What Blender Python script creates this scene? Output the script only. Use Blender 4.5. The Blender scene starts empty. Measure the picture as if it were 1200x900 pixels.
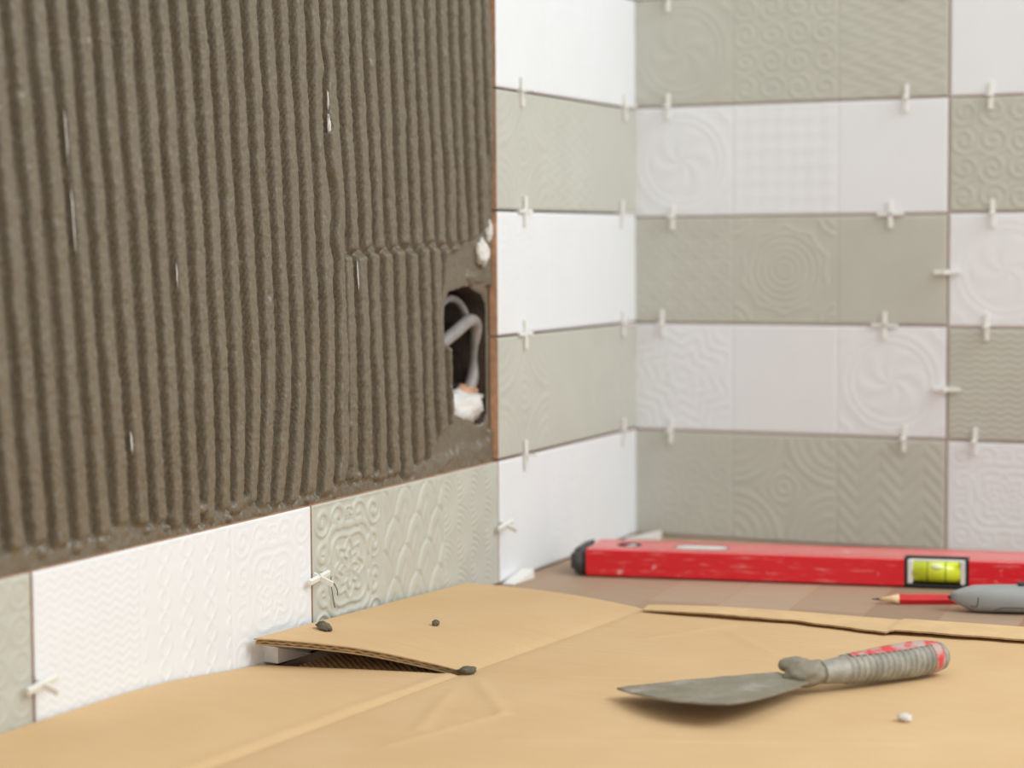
import bpy, bmesh, math, random
import numpy as np
from mathutils import Vector, Matrix
random.seed(4); RNG = np.random.default_rng(7)
scene = bpy.context.scene
COL = scene.collection

# ------------------------------------------------------------------ camera
cam_d = bpy.data.cameras.new('camera'); cam = bpy.data.objects.new('camera', cam_d); COL.objects.link(cam)
yaw, pitch, roll = 0.4308, 0.06946, -0.00668
fwd = Vector((-math.sin(yaw)*math.cos(pitch), math.cos(yaw)*math.cos(pitch), -math.sin(pitch)))
rt = Vector((math.cos(yaw), math.sin(yaw), 0)); up = rt.cross(fwd)
r2 = math.cos(roll)*rt + math.sin(roll)*up; u2 = -math.sin(roll)*rt + math.cos(roll)*up
mw = Matrix((r2, u2, -fwd)).transposed().to_4x4(); mw.translation = Vector((0.7, -1.806, 0.2798))
cam.matrix_world = mw
cam_d.sensor_fit = 'HORIZONTAL'; cam_d.sensor_width = 36; cam_d.lens = 2383.9/1200*36
cam_d.clip_start = 0.05; cam_d.clip_end = 60
cam_d.dof.use_dof = True; cam_d.dof.focus_distance = 1.37; cam_d.dof.aperture_fstop = 5.0
scene.camera = cam
# ------------------------------------------------------------------ world and lights
world = bpy.data.worlds.new('room_light'); scene.world = world; world.use_nodes = True
bg = world.node_tree.nodes['Background']; bg.inputs[0].default_value = (1.0, 0.975, 0.945, 1); bg.inputs[1].default_value = 0.88
def area(name, loc, target, sx, sy, power, col):
    d = bpy.data.lights.new(name, 'AREA'); d.shape = 'RECTANGLE'; d.size = sx; d.size_y = sy; d.energy = power; d.color = col
    o = bpy.data.objects.new(name, d); COL.objects.link(o); o.location = loc
    o.rotation_euler = (Vector(target)-Vector(loc)).to_track_quat('-Z', 'Y').to_euler(); return o
area('window_daylight', (2.2, -0.62, 1.80), (0.1, -0.42, 0.1), 1.7, 1.5, 46, (0.89, 0.965, 1.0))
scene.view_settings.view_transform = 'Standard'; scene.view_settings.look = 'None'
scene.view_settings.gamma = 1; scene.view_settings.use_curve_mapping = False
scene.view_settings.exposure = 0.0

# ------------------------------------------------------------------ materials
class N:
    def __init__(s, name, rough=0.5, spec=0.5):
        s.m = bpy.data.materials.new(name); s.m.use_nodes = True; s.t = s.m.node_tree
        s.b = s.t.nodes['Principled BSDF']; s.b.inputs['Roughness'].default_value = rough
        s.b.inputs['Specular IOR Level'].default_value = spec; s.co = None
    def coord(s, scale=(1, 1, 1), rot=(0, 0, 0)):
        c = s.t.nodes.new('ShaderNodeTexCoord'); mp = s.t.nodes.new('ShaderNodeMapping')
        mp.inputs['Scale'].default_value = scale; mp.inputs['Rotation'].default_value = rot
        s.t.links.new(c.outputs['Object'], mp.inputs[0]); return mp.outputs[0]
    def noise(s, scale, detail=3, vec=None, rough=0.55):
        n = s.t.nodes.new('ShaderNodeTexNoise'); n.inputs['Scale'].default_value = scale
        n.inputs['Detail'].default_value = detail; n.inputs['Roughness'].default_value = rough
        s.t.links.new(vec or s.coord(), n.inputs['Vector']); return n.outputs['Fac']
    def ramp(s, fac, stops):
        r = s.t.nodes.new('ShaderNodeValToRGB'); e = r.color_ramp.elements
        while len(e) < len(stops): e.new(0.5)
        for k, (p, c) in enumerate(stops): e[k].position = p; e[k].color = (c if len(c) == 4 else (*c, 1))
        s.t.links.new(fac, r.inputs[0]); return r.outputs[0]
    def mix(s, fac, a, b, mode='MIX'):
        x = s.t.nodes.new('ShaderNodeMix'); x.data_type = 'RGBA'; x.blend_type = mode
        for v, i in ((fac, 0), (a, 6), (b, 7)):
            if hasattr(v, 'is_linked'): s.t.links.new(v, x.inputs[i])
            else: x.inputs[i].default_value = v if i == 0 else (*v, 1)
        return x.outputs[2]
    def base(s, c):
        if hasattr(c, 'is_linked'): s.t.links.new(c, s.b.inputs['Base Color'])
        else: s.b.inputs['Base Color'].default_value = (*c, 1)
        return s
    def bump(s, h, dist, strength=1.0):
        b = s.t.nodes.new('ShaderNodeBump'); b.inputs['Distance'].default_value = dist; b.inputs['Strength'].default_value = strength
        s.t.links.new(h, b.inputs['Height']); s.t.links.new(b.outputs[0], s.b.inputs['Normal']); return s
    def rough(s, v): s.t.links.new(v, s.b.inputs['Roughness']); return s

def m_plain(name, col, rough=0.5, spec=0.5, var=0.06, scale=60, bump=0.0):
    n = N(name, rough, spec); f = n.noise(scale)
    n.base(n.ramp(f, [(0.3, tuple(c*(1-var) for c in col)), (0.7, tuple(min(1, c*(1+var)) for c in col))]))
    if bump: n.bump(n.noise(scale*6), bump)
    return n.m
M = {}
M['white_glaze'] = m_plain('white_glaze', (0.81, 0.83, 0.848), 0.38, 0.45, 0.012, 25)
M['green_glaze'] = m_plain('grey_green_glaze', (0.525, 0.528, 0.462), 0.40, 0.45, 0.03, 25)
M['terracotta'] = m_plain('fired_clay', (0.58, 0.33, 0.20), 0.85, 0.2, 0.2, 150, 0.0004)
M['plaster'] = m_plain('white_plaster', (0.72, 0.70, 0.66), 0.9, 0.2, 0.08, 80, 0.0006)
M['spacer'] = m_plain('white_plastic', (0.84, 0.83, 0.79), 0.4, 0.5, 0.02, 80)
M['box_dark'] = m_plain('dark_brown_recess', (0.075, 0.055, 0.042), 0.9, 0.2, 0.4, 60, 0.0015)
M['cable'] = m_plain('grey_cable_sheath', (0.30, 0.275, 0.255), 0.45, 0.5, 0.3, 40)
M['brick_orange'] = m_plain('broken_brick', (0.60, 0.33, 0.20), 0.9, 0.2, 0.25, 90, 0.001)
n = N('tile_adhesive', 0.5, 0.0)
a = n.noise(16, 4); b_ = n.noise(420, 3)
c = n.ramp(a, [(0.3, (0.134, 0.106, 0.068)), (0.7, (0.168, 0.138, 0.093))])
n.base(n.mix(n.ramp(b_, [(0.35, (0, 0, 0)), (0.7, (1, 1, 1))]), c, (0.198, 0.166, 0.117)))
n.b.inputs['Coat Weight'].default_value = 1.0; n.b.inputs['Coat Roughness'].default_value = 0.40; n.b.inputs['Coat IOR'].default_value = 1.55
n.bump(n.noise(480, 3, rough=0.65), 0.0010); M['adhesive'] = n.m
n = N('cardboard', 0.75, 0.25)
st = n.noise(6, 4, n.coord((3, 60, 3), (0, 0, 0.08))); bl = n.noise(9, 3)
c = n.ramp(bl, [(0.25, (0.660, 0.445, 0.230)), (0.75, (0.730, 0.515, 0.290))])
n.base(n.mix(n.ramp(st, [(0.3, (0.30,)*3), (0.75, (0, 0, 0))]), c, (0.58, 0.375, 0.185)))
n.bump(n.noise(14, 4, n.coord((1, 8, 1))), 0.0006); M['card'] = n.m
M['card_core'] = m_plain('cardboard_fluting', (0.42, 0.285, 0.15), 0.85, 0.2, 0.2, 200)
M['card_pale'] = m_plain('cardboard_torn_ply', (0.69, 0.48, 0.26), 0.8, 0.2, 0.08, 40)
# laminate worktop with printed staves
n = N('laminate_worktop', 0.58, 0.3)
v = n.coord((1, 1, 1), (0, 0, math.radians(-94)))
br = n.t.nodes.new('ShaderNodeTexBrick'); n.t.links.new(v, br.inputs['Vector'])
br.inputs['Scale'].default_value = 1; br.inputs['Brick Width'].default_value = 0.34; br.inputs['Row Height'].default_value = 0.057
br.inputs['Mortar Size'].default_value = 0.0007; br.inputs['Color1'].default_value = (0.33, 0.215, 0.140, 1)
br.inputs['Color2'].default_value = (0.52, 0.375, 0.265, 1); br.inputs['Mortar'].default_value = (0.50, 0.28, 0.15, 1)
br.inputs['Bias'].default_value = 0.0
gr = n.noise(14, 5, n.coord((2, 24, 2), (0, 0, math.radians(-94))))
n.base(n.mix(n.ramp(gr, [(0.35, (0.28,)*3), (0.7, (0, 0, 0))]), br.outputs['Color'], (0.30, 0.21, 0.14))); M['worktop'] = n.m
# spirit level paint: red, scratched and dusted with mortar
n = N('red_level_paint', 0.32, 0.5)
sc = n.noise(7, 5, n.coord((6, 60, 60))); du = n.noise(55, 5)
dust = n.mix(1.0, n.ramp(sc, [(0.56, (0, 0, 0)), (0.72, (0.5,)*3)]), n.ramp(du, [(0.66, (0, 0, 0)), (0.72, (0.7,)*3)]), 'ADD')
tc = n.t.nodes.new('ShaderNodeTexCoord'); sp = n.t.nodes.new('ShaderNodeSeparateXYZ'); n.t.links.new(tc.outputs['Normal'], sp.inputs[0])
top = n.ramp(sp.outputs['Z'], [(0.6, (0, 0, 0)), (0.95, (0.34,)*3)])      # mortar dust settled on the upper side
n.base(n.mix(n.mix(1.0, dust, top, 'ADD'), (0.76, 0.016, 0.026), (0.80, 0.50, 0.46))); M['red_paint'] = n.m
M['rubber'] = m_plain('dark_grey_rubber', (0.085, 0.08, 0.08), 0.6, 0.4, 0.25, 80)
M['black'] = m_plain('black_plastic', (0.02, 0.022, 0.022), 0.5, 0.4, 0.2, 80)
M['clear_white'] = m_plain('white_vial_block', (0.80, 0.79, 0.75), 0.3, 0.5, 0.03, 80)
n = N('vial_liquid', 0.12, 0.5); n.base((0.70, 0.78, 0.035)); n.b.inputs['Transmission Weight'].default_value = 0.0; M['vial'] = n.m
n = N('vial_bubble', 0.1, 0.5); n.base((0.80, 0.88, 0.42)); M['bubble'] = n.m
M['vial_line'] = m_plain('vial_mark', (0.12, 0.22, 0.02), 0.3, 0.5, 0.02, 80)
M['pencil_red'] = m_plain('red_pencil_lacquer', (0.68, 0.018, 0.022), 0.28, 0.5, 0.05, 90)
M['pencil_wood'] = m_plain('pale_pencil_wood', (0.78, 0.56, 0.32), 0.75, 0.2, 0.12, 150)
M['lead'] = m_plain('graphite', (0.05, 0.05, 0.055), 0.4, 0.5, 0.1, 90)
M['knife_grey'] = m_plain('grey_knife_plastic', (0.335, 0.345, 0.335), 0.36, 0.5, 0.06, 50)
M['knife_dark'] = m_plain('dark_seam', (0.055, 0.055, 0.055), 0.6, 0.3, 0.1, 50)
n = N('mortar_smeared_steel', 0.42, 0.5)
f = n.noise(45, 5); g = n.ramp(f, [(0.30, (0.35, 0.34, 0.30)), (0.42, (0.265, 0.236, 0.175)), (0.7, (0.205, 0.181, 0.128))])
n.base(g); n.bump(n.noise(160, 4), 0.0006); n.rough(n.ramp(f, [(0.38, (0.25,)*3), (0.5, (0.6,)*3)])); M['blade'] = n.m
n = N('mortar_caked_grip', 0.5, 0.4)
f = n.noise(95, 5)
n.base(n.ramp(f, [(0.30, (0.22, 0.212, 0.18)), (0.5, (0.30, 0.287, 0.24)), (0.72, (0.42, 0.40, 0.345))])); n.bump(n.noise(300, 4), 0.0006); M['grip'] = n.m
n = N('worn_red_rubber', 0.45, 0.4)
f = n.noise(110, 5); n.base(n.mix(n.ramp(f, [(0.40, (0, 0, 0)), (0.56, (0.9,)*3)]), (0.62, 0.06, 0.06), (0.45, 0.38, 0.34))); M['grip_red'] = n.m
n = N('drying_mortar', 0.75, 0.3)
n.base(n.ramp(n.noise(180, 4), [(0.3, (0.085, 0.072, 0.052)), (0.7, (0.20, 0.178, 0.13))])); n.bump(n.noise(500, 4), 0.0008); M['crumb'] = n.m
M['bristle'] = m_plain('dark_bristle', (0.10, 0.11, 0.10), 0.6, 0.3, 0.1, 90)

# ------------------------------------------------------------------ mesh helpers
def link(name, me, mats, parent=None, smooth=True):
    o = bpy.data.objects.new(name, me); COL.objects.link(o)
    for m in (mats if isinstance(mats, (list, tuple)) else [mats]):
        if len(me.materials) < len(mats if isinstance(mats, (list, tuple)) else [mats]): me.materials.append(m)
    if parent: o.parent = parent
    return o
def npmesh(name, V, F, smooth=None, mat=None):
    me = bpy.data.meshes.new(name); V = np.asarray(V, np.float32); F = np.asarray(F, np.int32)
    me.vertices.add(len(V)); me.vertices.foreach_set('co', V.ravel())
    k = F.shape[1]; me.loops.add(F.size); me.loops.foreach_set('vertex_index', F.ravel())
    me.polygons.add(len(F)); me.polygons.foreach_set('loop_start', np.arange(0, F.size, k, dtype=np.int32))
    if smooth is not None: me.polygons.foreach_set('use_smooth', np.asarray(smooth, bool))
    if mat is not None: me.polygons.foreach_set('material_index', np.asarray(mat, np.int32))
    me.update(calc_edges=True); me.validate(); return me
def bmobj(name, bm, mats, parent=None, smooth=False):
    bmesh.ops.recalc_face_normals(bm, faces=bm.faces)
    me = bpy.data.meshes.new(name)
    for f in bm.faces:
        if smooth: f.smooth = True
    bm.to_mesh(me); bm.free(); return link(name, me, mats, parent)
def empty(name, loc, rz=0, parent=None):
    o = bpy.data.objects.new(name, None); COL.objects.link(o); o.location = loc; o.rotation_euler = (0, 0, rz)
    o.empty_display_size = 0.02; o.parent = parent; return o
def tag(o, label, cat, group=None, kind=None):
    o['label'] = label; o['category'] = cat
    if group: o['group'] = group
    if kind: o['kind'] = kind
    return o
def box(bm, lo, hi, bev=0.0):
    r = bmesh.ops.create_cube(bm, size=1)
    for v in r['verts']: v.co = Vector([lo[i] + (v.co[i]+0.5)*(hi[i]-lo[i]) for i in range(3)])
    if bev:
        es = list({e for v in r['verts'] for e in v.link_edges})
        bmesh.ops.bevel(bm, geom=es, offset=bev, segments=2, affect='EDGES', profile=0.5)
def gridF(nu, nv, off=0, flip=False):
    i = np.arange(nu-1)[:, None]*nv + np.arange(nv-1)[None, :] + off
    q = np.stack([i, i+nv, i+nv+1, i+1], -1).reshape(-1, 4)
    return q[:, ::-1] if flip else q
def tube(name, pts, rad, mat, parent=None, seg=12, cap=True):
    P = np.array(pts, float); n = len(P); rad = np.broadcast_to(np.array(rad, float), (n,))
    T = np.gradient(P, axis=0); T /= np.linalg.norm(T, axis=1)[:, None]
    ref = np.array([0.0, 0, 1]) if abs(T[0][2]) < 0.9 else np.array([1.0, 0, 0])
    V = []
    for k in range(n):
        a = np.cross(ref, T[k]); a /= np.linalg.norm(a); b = np.cross(T[k], a); ref = b
        an = np.arange(seg)*2*np.pi/seg
        V.append(P[k] + rad[k]*(np.cos(an)[:, None]*a + np.sin(an)[:, None]*b))
    V = np.concatenate(V); F = []
    for k in range(n-1):
        for s in range(seg):
            F.append((k*seg+s, k*seg+(s+1) % seg, (k+1)*seg+(s+1) % seg, (k+1)*seg+s))
    me = bpy.data.meshes.new(name); faces = [tuple(f) for f in F]
    if cap: faces += [tuple(range(seg))[::-1], tuple((n-1)*seg+s for s in range(seg))]
    me.from_pydata([tuple(v) for v in V], [], faces); me.update()
    for p in me.polygons: p.use_smooth = len(p.vertices) == 4
    return link(name, me, mat, parent)
def smoothpath(pts, n=40):
    P = np.array(pts, float); t = np.linspace(0, len(P)-1, n); out = []
    for x in t:
        i = min(int(x), len(P)-2); f = x-i
        p0, p1, p2, p3 = P[max(i-1, 0)], P[i], P[i+1], P[min(i+2, len(P)-1)]
        out.append(0.5*((2*p1)+(-p0+p2)*f+(2*p0-5*p1+4*p2-p3)*f*f+(-p0+3*p1-3*p2+p3)*f**3))
    return np.array(out)
def vnoise(x, y, fx, fy, seed):
    r = np.random.default_rng(seed); G = r.random((256, 256))
    X = np.asarray(x)*fx; Y = np.asarray(y)*fy; xi = np.floor(X).astype(int); yi = np.floor(Y).astype(int)
    fxx = X-xi; fyy = Y-yi; fxx = fxx*fxx*(3-2*fxx); fyy = fyy*fyy*(3-2*fyy)
    g = lambda a, b: G[a % 256, b % 256]
    return (g(xi, yi)*(1-fxx)+g(xi+1, yi)*fxx)*(1-fyy) + (g(xi, yi+1)*(1-fxx)+g(xi+1, yi+1)*fxx)*fyy
def sst(a, b, x): t = np.clip((x-a)/(b-a), 0, 1); return t*t*(3-2*t)
def inpoly(y, z, poly):
    c = np.zeros(np.shape(y), bool); n = len(poly)
    for i in range(n):
        (y1, z1), (y2, z2) = poly[i], poly[(i+1) % n]
        if z1 == z2: continue
        cond = ((z1 > z) != (z2 > z)) & (y < (y2-y1)*(z-z1)/(z2-z1)+y1); c ^= cond
    return c
def polydist(y, z, poly):
    d = np.full(np.shape(y), 9.0); n = len(poly)
    for i in range(n):
        a = np.array(poly[i]); b = np.array(poly[(i+1) % n]); e = b-a
        t = np.clip(((y-a[0])*e[0]+(z-a[1])*e[1])/(e@e), 0, 1)
        d = np.minimum(d, np.hypot(y-a[0]-t*e[0], z-a[1]-t*e[1]))
    return d
def boolean(target, cutters):
    dg = None
    for c in cutters:
        md = target.modifiers.new('cut', 'BOOLEAN'); md.operation = 'DIFFERENCE'; md.object = c; md.solver = 'EXACT'
    bpy.context.view_layer.update(); dg = bpy.context.evaluated_depsgraph_get()
    me = bpy.data.meshes.new_from_object(target.evaluated_get(dg)); target.modifiers.clear(); target.data = me
    for c in cutters: bpy.data.objects.remove(c)

# ------------------------------------------------------------------ worktop and walls
bm = bmesh.new(); box(bm, (-0.0104, -1.30, -0.04), (1.25, 0.0104, 0.0), 0.0)
ct = bmobj('worktop', bm, M['worktop']); tag(ct, 'brown wood-look laminate worktop with printed staves under the cardboard', 'worktop', kind='structure')
SUB = -0.0105                     # face of the plaster behind the tiles
HOLE = [(-0.3800, 0.2415), (-0.3865, 0.2330), (-0.3880, 0.2199), (-0.3868, 0.1698), (-0.3841, 0.1543), (-0.3750, 0.1460), (-0.3600, 0.1415), (-0.3450, 0.1385), (-0.3300, 0.1325), (-0.3180, 0.1325), (-0.3110, 0.1380), (-0.3110, 0.2290), (-0.3190, 0.2385), (-0.3320, 0.2415), (-0.3450, 0.2460), (-0.3620, 0.2440)]
def ring(poly, n=64):
    P = np.array(poly+[poly[0]]); L = np.r_[0, np.cumsum(np.hypot(*np.diff(P, axis=0).T))]
    t = np.linspace(0, L[-1], n, endpoint=False); return np.c_[np.interp(t, L, P[:, 0]), np.interp(t, L, P[:, 1])]
rg = ring(HOLE); cen = rg.mean(0)
Y0, Y1, Z0, Z1 = -1.30, 0.0, -0.0, 0.95
outer = []
for p in rg:
    d = p-cen; s = min([((Y1 if d[0] > 0 else Y0)-cen[0])/d[0] if abs(d[0]) > 1e-9 else 9, ((Z1 if d[1] > 0 else Z0)-cen[1])/d[1] if abs(d[1]) > 1e-9 else 9])
    outer.append(cen+d*s)
bm = bmesh.new(); iv = [bm.verts.new((SUB, *p)) for p in rg]; ov = [bm.verts.new((SUB, *p)) for p in outer]
cvs = {}
for c in ((Y0, Z0), (Y0, Z1), (Y1, Z0), (Y1, Z1)): cvs[c] = None
nn = len(rg)
for k in range(nn):
    a, b = k, (k+1) % nn; A, B = outer[a], outer[b]
    f = [iv[a], iv[b], ov[b]]
    onA = (abs(A[0]-Y0) < 1e-6 or abs(A[0]-Y1) < 1e-6); onB = (abs(B[0]-Y0) < 1e-6 or abs(B[0]-Y1) < 1e-6)
    if onA != onB: f.append(bm.verts.new((SUB, Y0 if min(A[0], B[0]) < (Y0+1e-6) else Y1, Z0 if min(A[1], B[1]) < Z0+1e-6 else Z1)))
    f.append(ov[a]); bm.faces.new(f)
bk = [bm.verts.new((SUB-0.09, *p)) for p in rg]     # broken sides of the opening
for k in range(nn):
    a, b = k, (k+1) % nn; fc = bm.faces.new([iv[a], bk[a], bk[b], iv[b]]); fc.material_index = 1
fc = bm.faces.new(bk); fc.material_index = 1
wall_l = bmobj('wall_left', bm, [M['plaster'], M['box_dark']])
for p in wall_l.data.polygons: pass
tag(wall_l, 'left wall half covered with combed grey tile adhesive above a row of tiles', 'wall', kind='structure')
bm = bmesh.new(); box(bm, (SUB, 0.0036, 0.0), (1.25, 0.07, 0.95)); wall_b = bmobj('wall_back', bm, M['plaster'])
tag(wall_b, 'back wall laid with alternating white and grey-green embossed tiles', 'wall', kind='structure')

# ------------------------------------------------------------------ embossed patterns, u along and v up in one 100 mm square
tau = 2*np.pi
tri = lambda x: 2*np.abs(x-np.floor(x+0.5))
g_ = lambda d, w: np.exp(-(d/w)**2)
def pol(u, v, cu=0.5, cv=0.5): return np.hypot(u-cu, v-cv), np.arctan2(v-cv, u-cu)
def plain(u, v): return np.zeros_like(u)+0.5
def zig(u, v): return 0.5+0.5*np.sin(tau*(19*v+0.7*tri(8*u)))
def hwave(u, v): return 0.5+0.5*np.sin(tau*(17*v+0.22*np.sin(tau*7*u)))
def chevron(u, v): return np.abs(np.sin(np.pi*(7*v+1.5*tri(2.5*u))))**0.7*(0.5+0.5*np.minimum(1, 6*np.abs(tri(5*u)-0.0)))
def ogee(u, v):
    a = 0.22*np.sin(tau*3.5*v); d1 = tri(4*u+a); d2 = tri(4*u-a); return np.maximum(g_(d1, 0.16), g_(d2, 0.16))
def scales(u, v):
    W, H = 0.355, 0.225; out = np.zeros_like(u); done = np.zeros(u.shape, bool); e = np.full(u.shape, 9.0)
    for j in range(-2, 7):
        base = j*H-0.02; x = ((u/W+(0.5 if j % 2 else 0)) % 1)-0.5; y = (v-base)/W
        a = 0.22; d = (a+0.5)-np.hypot(np.abs(x)+a, np.maximum(y, 0)*0.70); ins = (d > 0) & (y > -0.7) & ~done
        h = 0.9-0.45*sst(0.17, 0.25, d)+0.30*g_(d-0.36, 0.05)
        out[ins] = h[ins]; e = np.where(~done, np.minimum(e, np.abs(d)), e); done |= ins
    return np.clip(out-0.95*g_(e, 0.038), 0, 1)
def seiga(u, v):
    W, H = 0.5, 0.25; out = np.zeros_like(u); done = np.zeros(u.shape, bool)
    for j in range(-2, 7):
        x = ((v/W+(0.5 if j % 2 else 0)) % 1)-0.5; y = (u-j*H)/W; r = np.hypot(x, y)
        ins = (r < 0.5) & (y > -0.02) & ~done; out[ins] = (0.5+0.5*np.cos(tau*r*10))[ins]; done |= ins
    return out
def spiral(u, v, cu, cv, R, turns=1.6, dr=1, ph=0.0):
    r, t = pol(u, v, cu, cv); s = R/turns
    return np.clip(0.55+0.75*np.cos(tau*(r/s-dr*(t+ph)/tau)), 0, 1)*sst(R*1.02, R*0.88, r), r < R
def scroll(u, v):
    h = np.zeros_like(u)+0.12
    uu = np.minimum(u, 1-u); vv = np.minimum(v, 1-v)
    for (a, b, R, d, ph) in ((0.13, 0.13, 0.115, 1, 0.5), (0.355, 0.135, 0.118, -1, 0.0), (0.135, 0.365, 0.118, 1, 1.5), (0.475, 0.10, 0.05, 1, 2)):
        s, m = spiral(uu, vv, a, b, R, 1.5, d, ph); h = np.where(m, np.maximum(h, s), h)
    r, t = pol(u, v)
    for rad, lob, nl, w in ((0.345, -0.11, 4, 0.018), (0.265, -0.12, 4, 0.013), (0.185, 0.16, 8, 0.015), (0.11, 0.22, 8, 0.013)):
        rr = rad*(1+lob*np.cos(nl*t)); h = np.maximum(h, np.clip(1.5*g_(r-rr, w*1.2), 0, 1))
    h = np.maximum(h, 0.9*g_(r, 0.03)); h = np.maximum(h, g_(np.abs(np.cos(4*t))*r, 0.012)*sst(0.02, 0.05, r)*sst(0.11, 0.07, r))
    return h
def circles(n):
    def f(u, v):
        a = (u*n) % 1-0.5; b = (v*n) % 1-0.5; r = np.hypot(a, b); return np.maximum(g_(r-0.40, 0.07), 0.8*g_(r-0.13, 0.09))
    return f
def rosette(u, v):
    r, t = pol(u, v); h = (0.5+0.5*np.cos(tau*r*15))*sst(0.33, 0.29, r)*0.8
    h = np.maximum(h, g_(r-0.42*(1-0.10*np.abs(np.cos(5*t))), 0.022)); h = np.maximum(h, g_(r-0.335, 0.016))
    c = np.hypot(np.minimum(u, 1-u), np.minimum(v, 1-v)); return np.maximum(h, np.maximum(g_(c-0.17, 0.02), g_(c-0.09, 0.02)))
def quarter(u, v):
    c = np.hypot(np.minimum(u, 1-u), np.minimum(v, 1-v)); r, t = pol(u, v); h = np.maximum(g_(c-0.45, 0.03), g_(c-0.37, 0.02)*0.7)
    h = np.maximum(h, (0.5+0.5*np.cos(4*t+tau*c*9))*sst(0.33, 0.28, c)*0.7)
    h = np.maximum(h, g_(r-0.13, 0.022)); h = np.maximum(h, g_(r-0.05, 0.02)); dm = np.abs(u-0.5)+np.abs(v-0.5); return np.maximum(h, g_(dm-0.26, 0.02)*0.8)
def lattice(u, v): return 0.5+0.5*np.sin(tau*3.5*(u+v))*np.sin(tau*3.5*(u-v)+1)
def weave(u, v): return 0.5+0.5*np.sin(tau*4*u+1.2*np.sin(tau*7*v))*np.sin(tau*8*v)
def star(u, v):
    r, t = pol(u, v); q = r*(1+0.14*np.cos(8*t)); h = 0.5+0.5*np.cos(tau*q*8.5); return h*sst(0.62, 0.5, r)+0.0
def medal(u, v):
    r, t = pol(u, v); h = np.maximum(g_(r-0.44, 0.03), g_(r-0.37, 0.018)); h = np.maximum(h, (0.5+0.5*np.cos(6*t+20*r))*sst(0.33, 0.28, r))
    c = np.hypot(np.minimum(u, 1-u), np.minimum(v, 1-v)); return np.maximum(h, g_(c-0.13, 0.03))
def curls(u, v):
    n = 4.0; i = np.floor(u*n); j = np.floor(v*n); a = (u*n) % 1-0.5; b = (v*n) % 1-0.5; r = np.hypot(a, b); t = np.arctan2(b, a)
    d = np.where((i+j) % 2 == 0, 1, -1); return (0.5+0.5*np.cos(tau*(r*3.2-d*t/tau+i*0.3+j*0.6)))*sst(0.7, 0.5, r)
def flow(u, v):
    r, t = pol(u, v, 0.52, 0.5); w = vnoise(u, v, 4, 4, 31); return 0.5+0.5*np.cos(tau*(r*5.5+1.1*w+0.16*np.cos(4*t)))
def faint(fn, k=0.45): return lambda u, v: 0.5+(fn(u, v)-0.5)*k

def make_tile(parent, origin, axis, out, length, z0, z1, colour, pats, amp=0.0007, step=0.00125, scale0=0.1, u_off=0.0, thick=0.008, corner=False):
    """origin: (x, y) of the tile's start edge on the face plane; axis/out: horizontal unit vectors; z0..z1 the height"""
    nu = int(round(length/step))+1; nv = int(round((z1-z0)/step))+1
    s = np.linspace(0, length, nu); w = np.linspace(0, z1-z0, nv); S, Wd = np.meshgrid(s, w, indexing='ij')
    U = S+u_off; cell = np.clip((U/scale0).astype(int), 0, 2); u = U/scale0-cell; v = Wd/(z1-z0)
    H = np.zeros_like(S)
    for k in range(3):
        m = cell == k
        if m.any():
            h = pats[k](u, v); H[m] = h[m]
    edge = np.minimum(np.minimum(u, 1-u)*scale0, np.minimum(Wd, z1-z0-Wd))
    H = 0.5+(H-0.5)*sst(0.0008, 0.0030, edge)
    D = amp*(H-0.5)-0.0006*g_(np.minimum(u, 1-u)*scale0, 0.0011)*((U > 0.01) & (U < 0.29))
    ed = np.minimum(S if corner else np.minimum(S, length-S), np.minimum(Wd, z1-z0-Wd)); D -= 0.0008*(1-np.clip(ed/0.0013, 0, 1))**2
    ax = np.array([*axis, 0.0]); ou = np.array([*out, 0.0]); og = np.array([*origin, z0])
    V = og+S[..., None]*ax+D[..., None]*ou+Wd[..., None]*np.array([0, 0, 1.0]); V = V.reshape(-1, 3)
    per = np.r_[np.arange(nu)*nv, (nu-1)*nv+np.arange(1, nv), (np.arange(nu-2, -1, -1))*nv+nv-1, np.arange(nv-2, 0, -1)]
    flip = np.dot(np.cross(ax, [0, 0, 1.0]), ou) < 0
    F = gridF(nu, nv, 0, flip); nb = len(V); Pb = V[per].copy(); Pb = Pb-((Pb-og)@ou+thick)[:, None]*ou
    V = np.concatenate([V, V[per], Pb]); k = len(per); i = np.arange(k); j = (i+1) % k
    Sd = np.stack([nb+j, nb+i, nb+k+i, nb+k+j], -1)
    if flip: Sd = Sd[:, ::-1]
    Fa = np.concatenate([F, Sd]); sm = np.r_[np.ones(len(F), bool), np.zeros(k, bool)]; mi = np.r_[np.zeros(len(F), int), np.ones(k, int)]
    me = npmesh('tile', V, Fa, sm, mi)
    return link('tile', me, [M[colour], M['terracotta']], parent)

G = 'green_glaze'; Wt = 'white_glaze'; gp = 0.001
LZ = [0.0005, 0.1024, 0.2035, 0.3058, 0.4044, 0.5062, 0.608]; BZ = [0.0005, 0.1014, 0.2029, 0.3027, 0.4057, 0.5060, 0.608]
cornerL = [(Wt, [plain, faint(star), faint(circles(6))]), (G, [quarter, plain, circles(5)]), (Wt, [faint(curls), faint(lattice), plain]),
           (G, [quarter, weave, plain]), (Wt, [plain, faint(lattice), plain]), (G, [plain, weave, star])]
for k, (c, pt) in enumerate(cornerL):
    make_tile(wall_l, (0, -0.3083), (0, 1), (1, 0), 0.3082, LZ[k]+gp, LZ[k+1]-gp, c, pt, 0.0005, 0.00125 if k < 5 else 0.003, 0.1024, corner=True)
make_tile(wall_l, (0, -0.6103), (0, 1), (1, 0), 0.30, LZ[0]+gp, LZ[1]-gp, G, [scroll, scales, faint(seiga, 0.40)], 0.0015, 0.0008)
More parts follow.
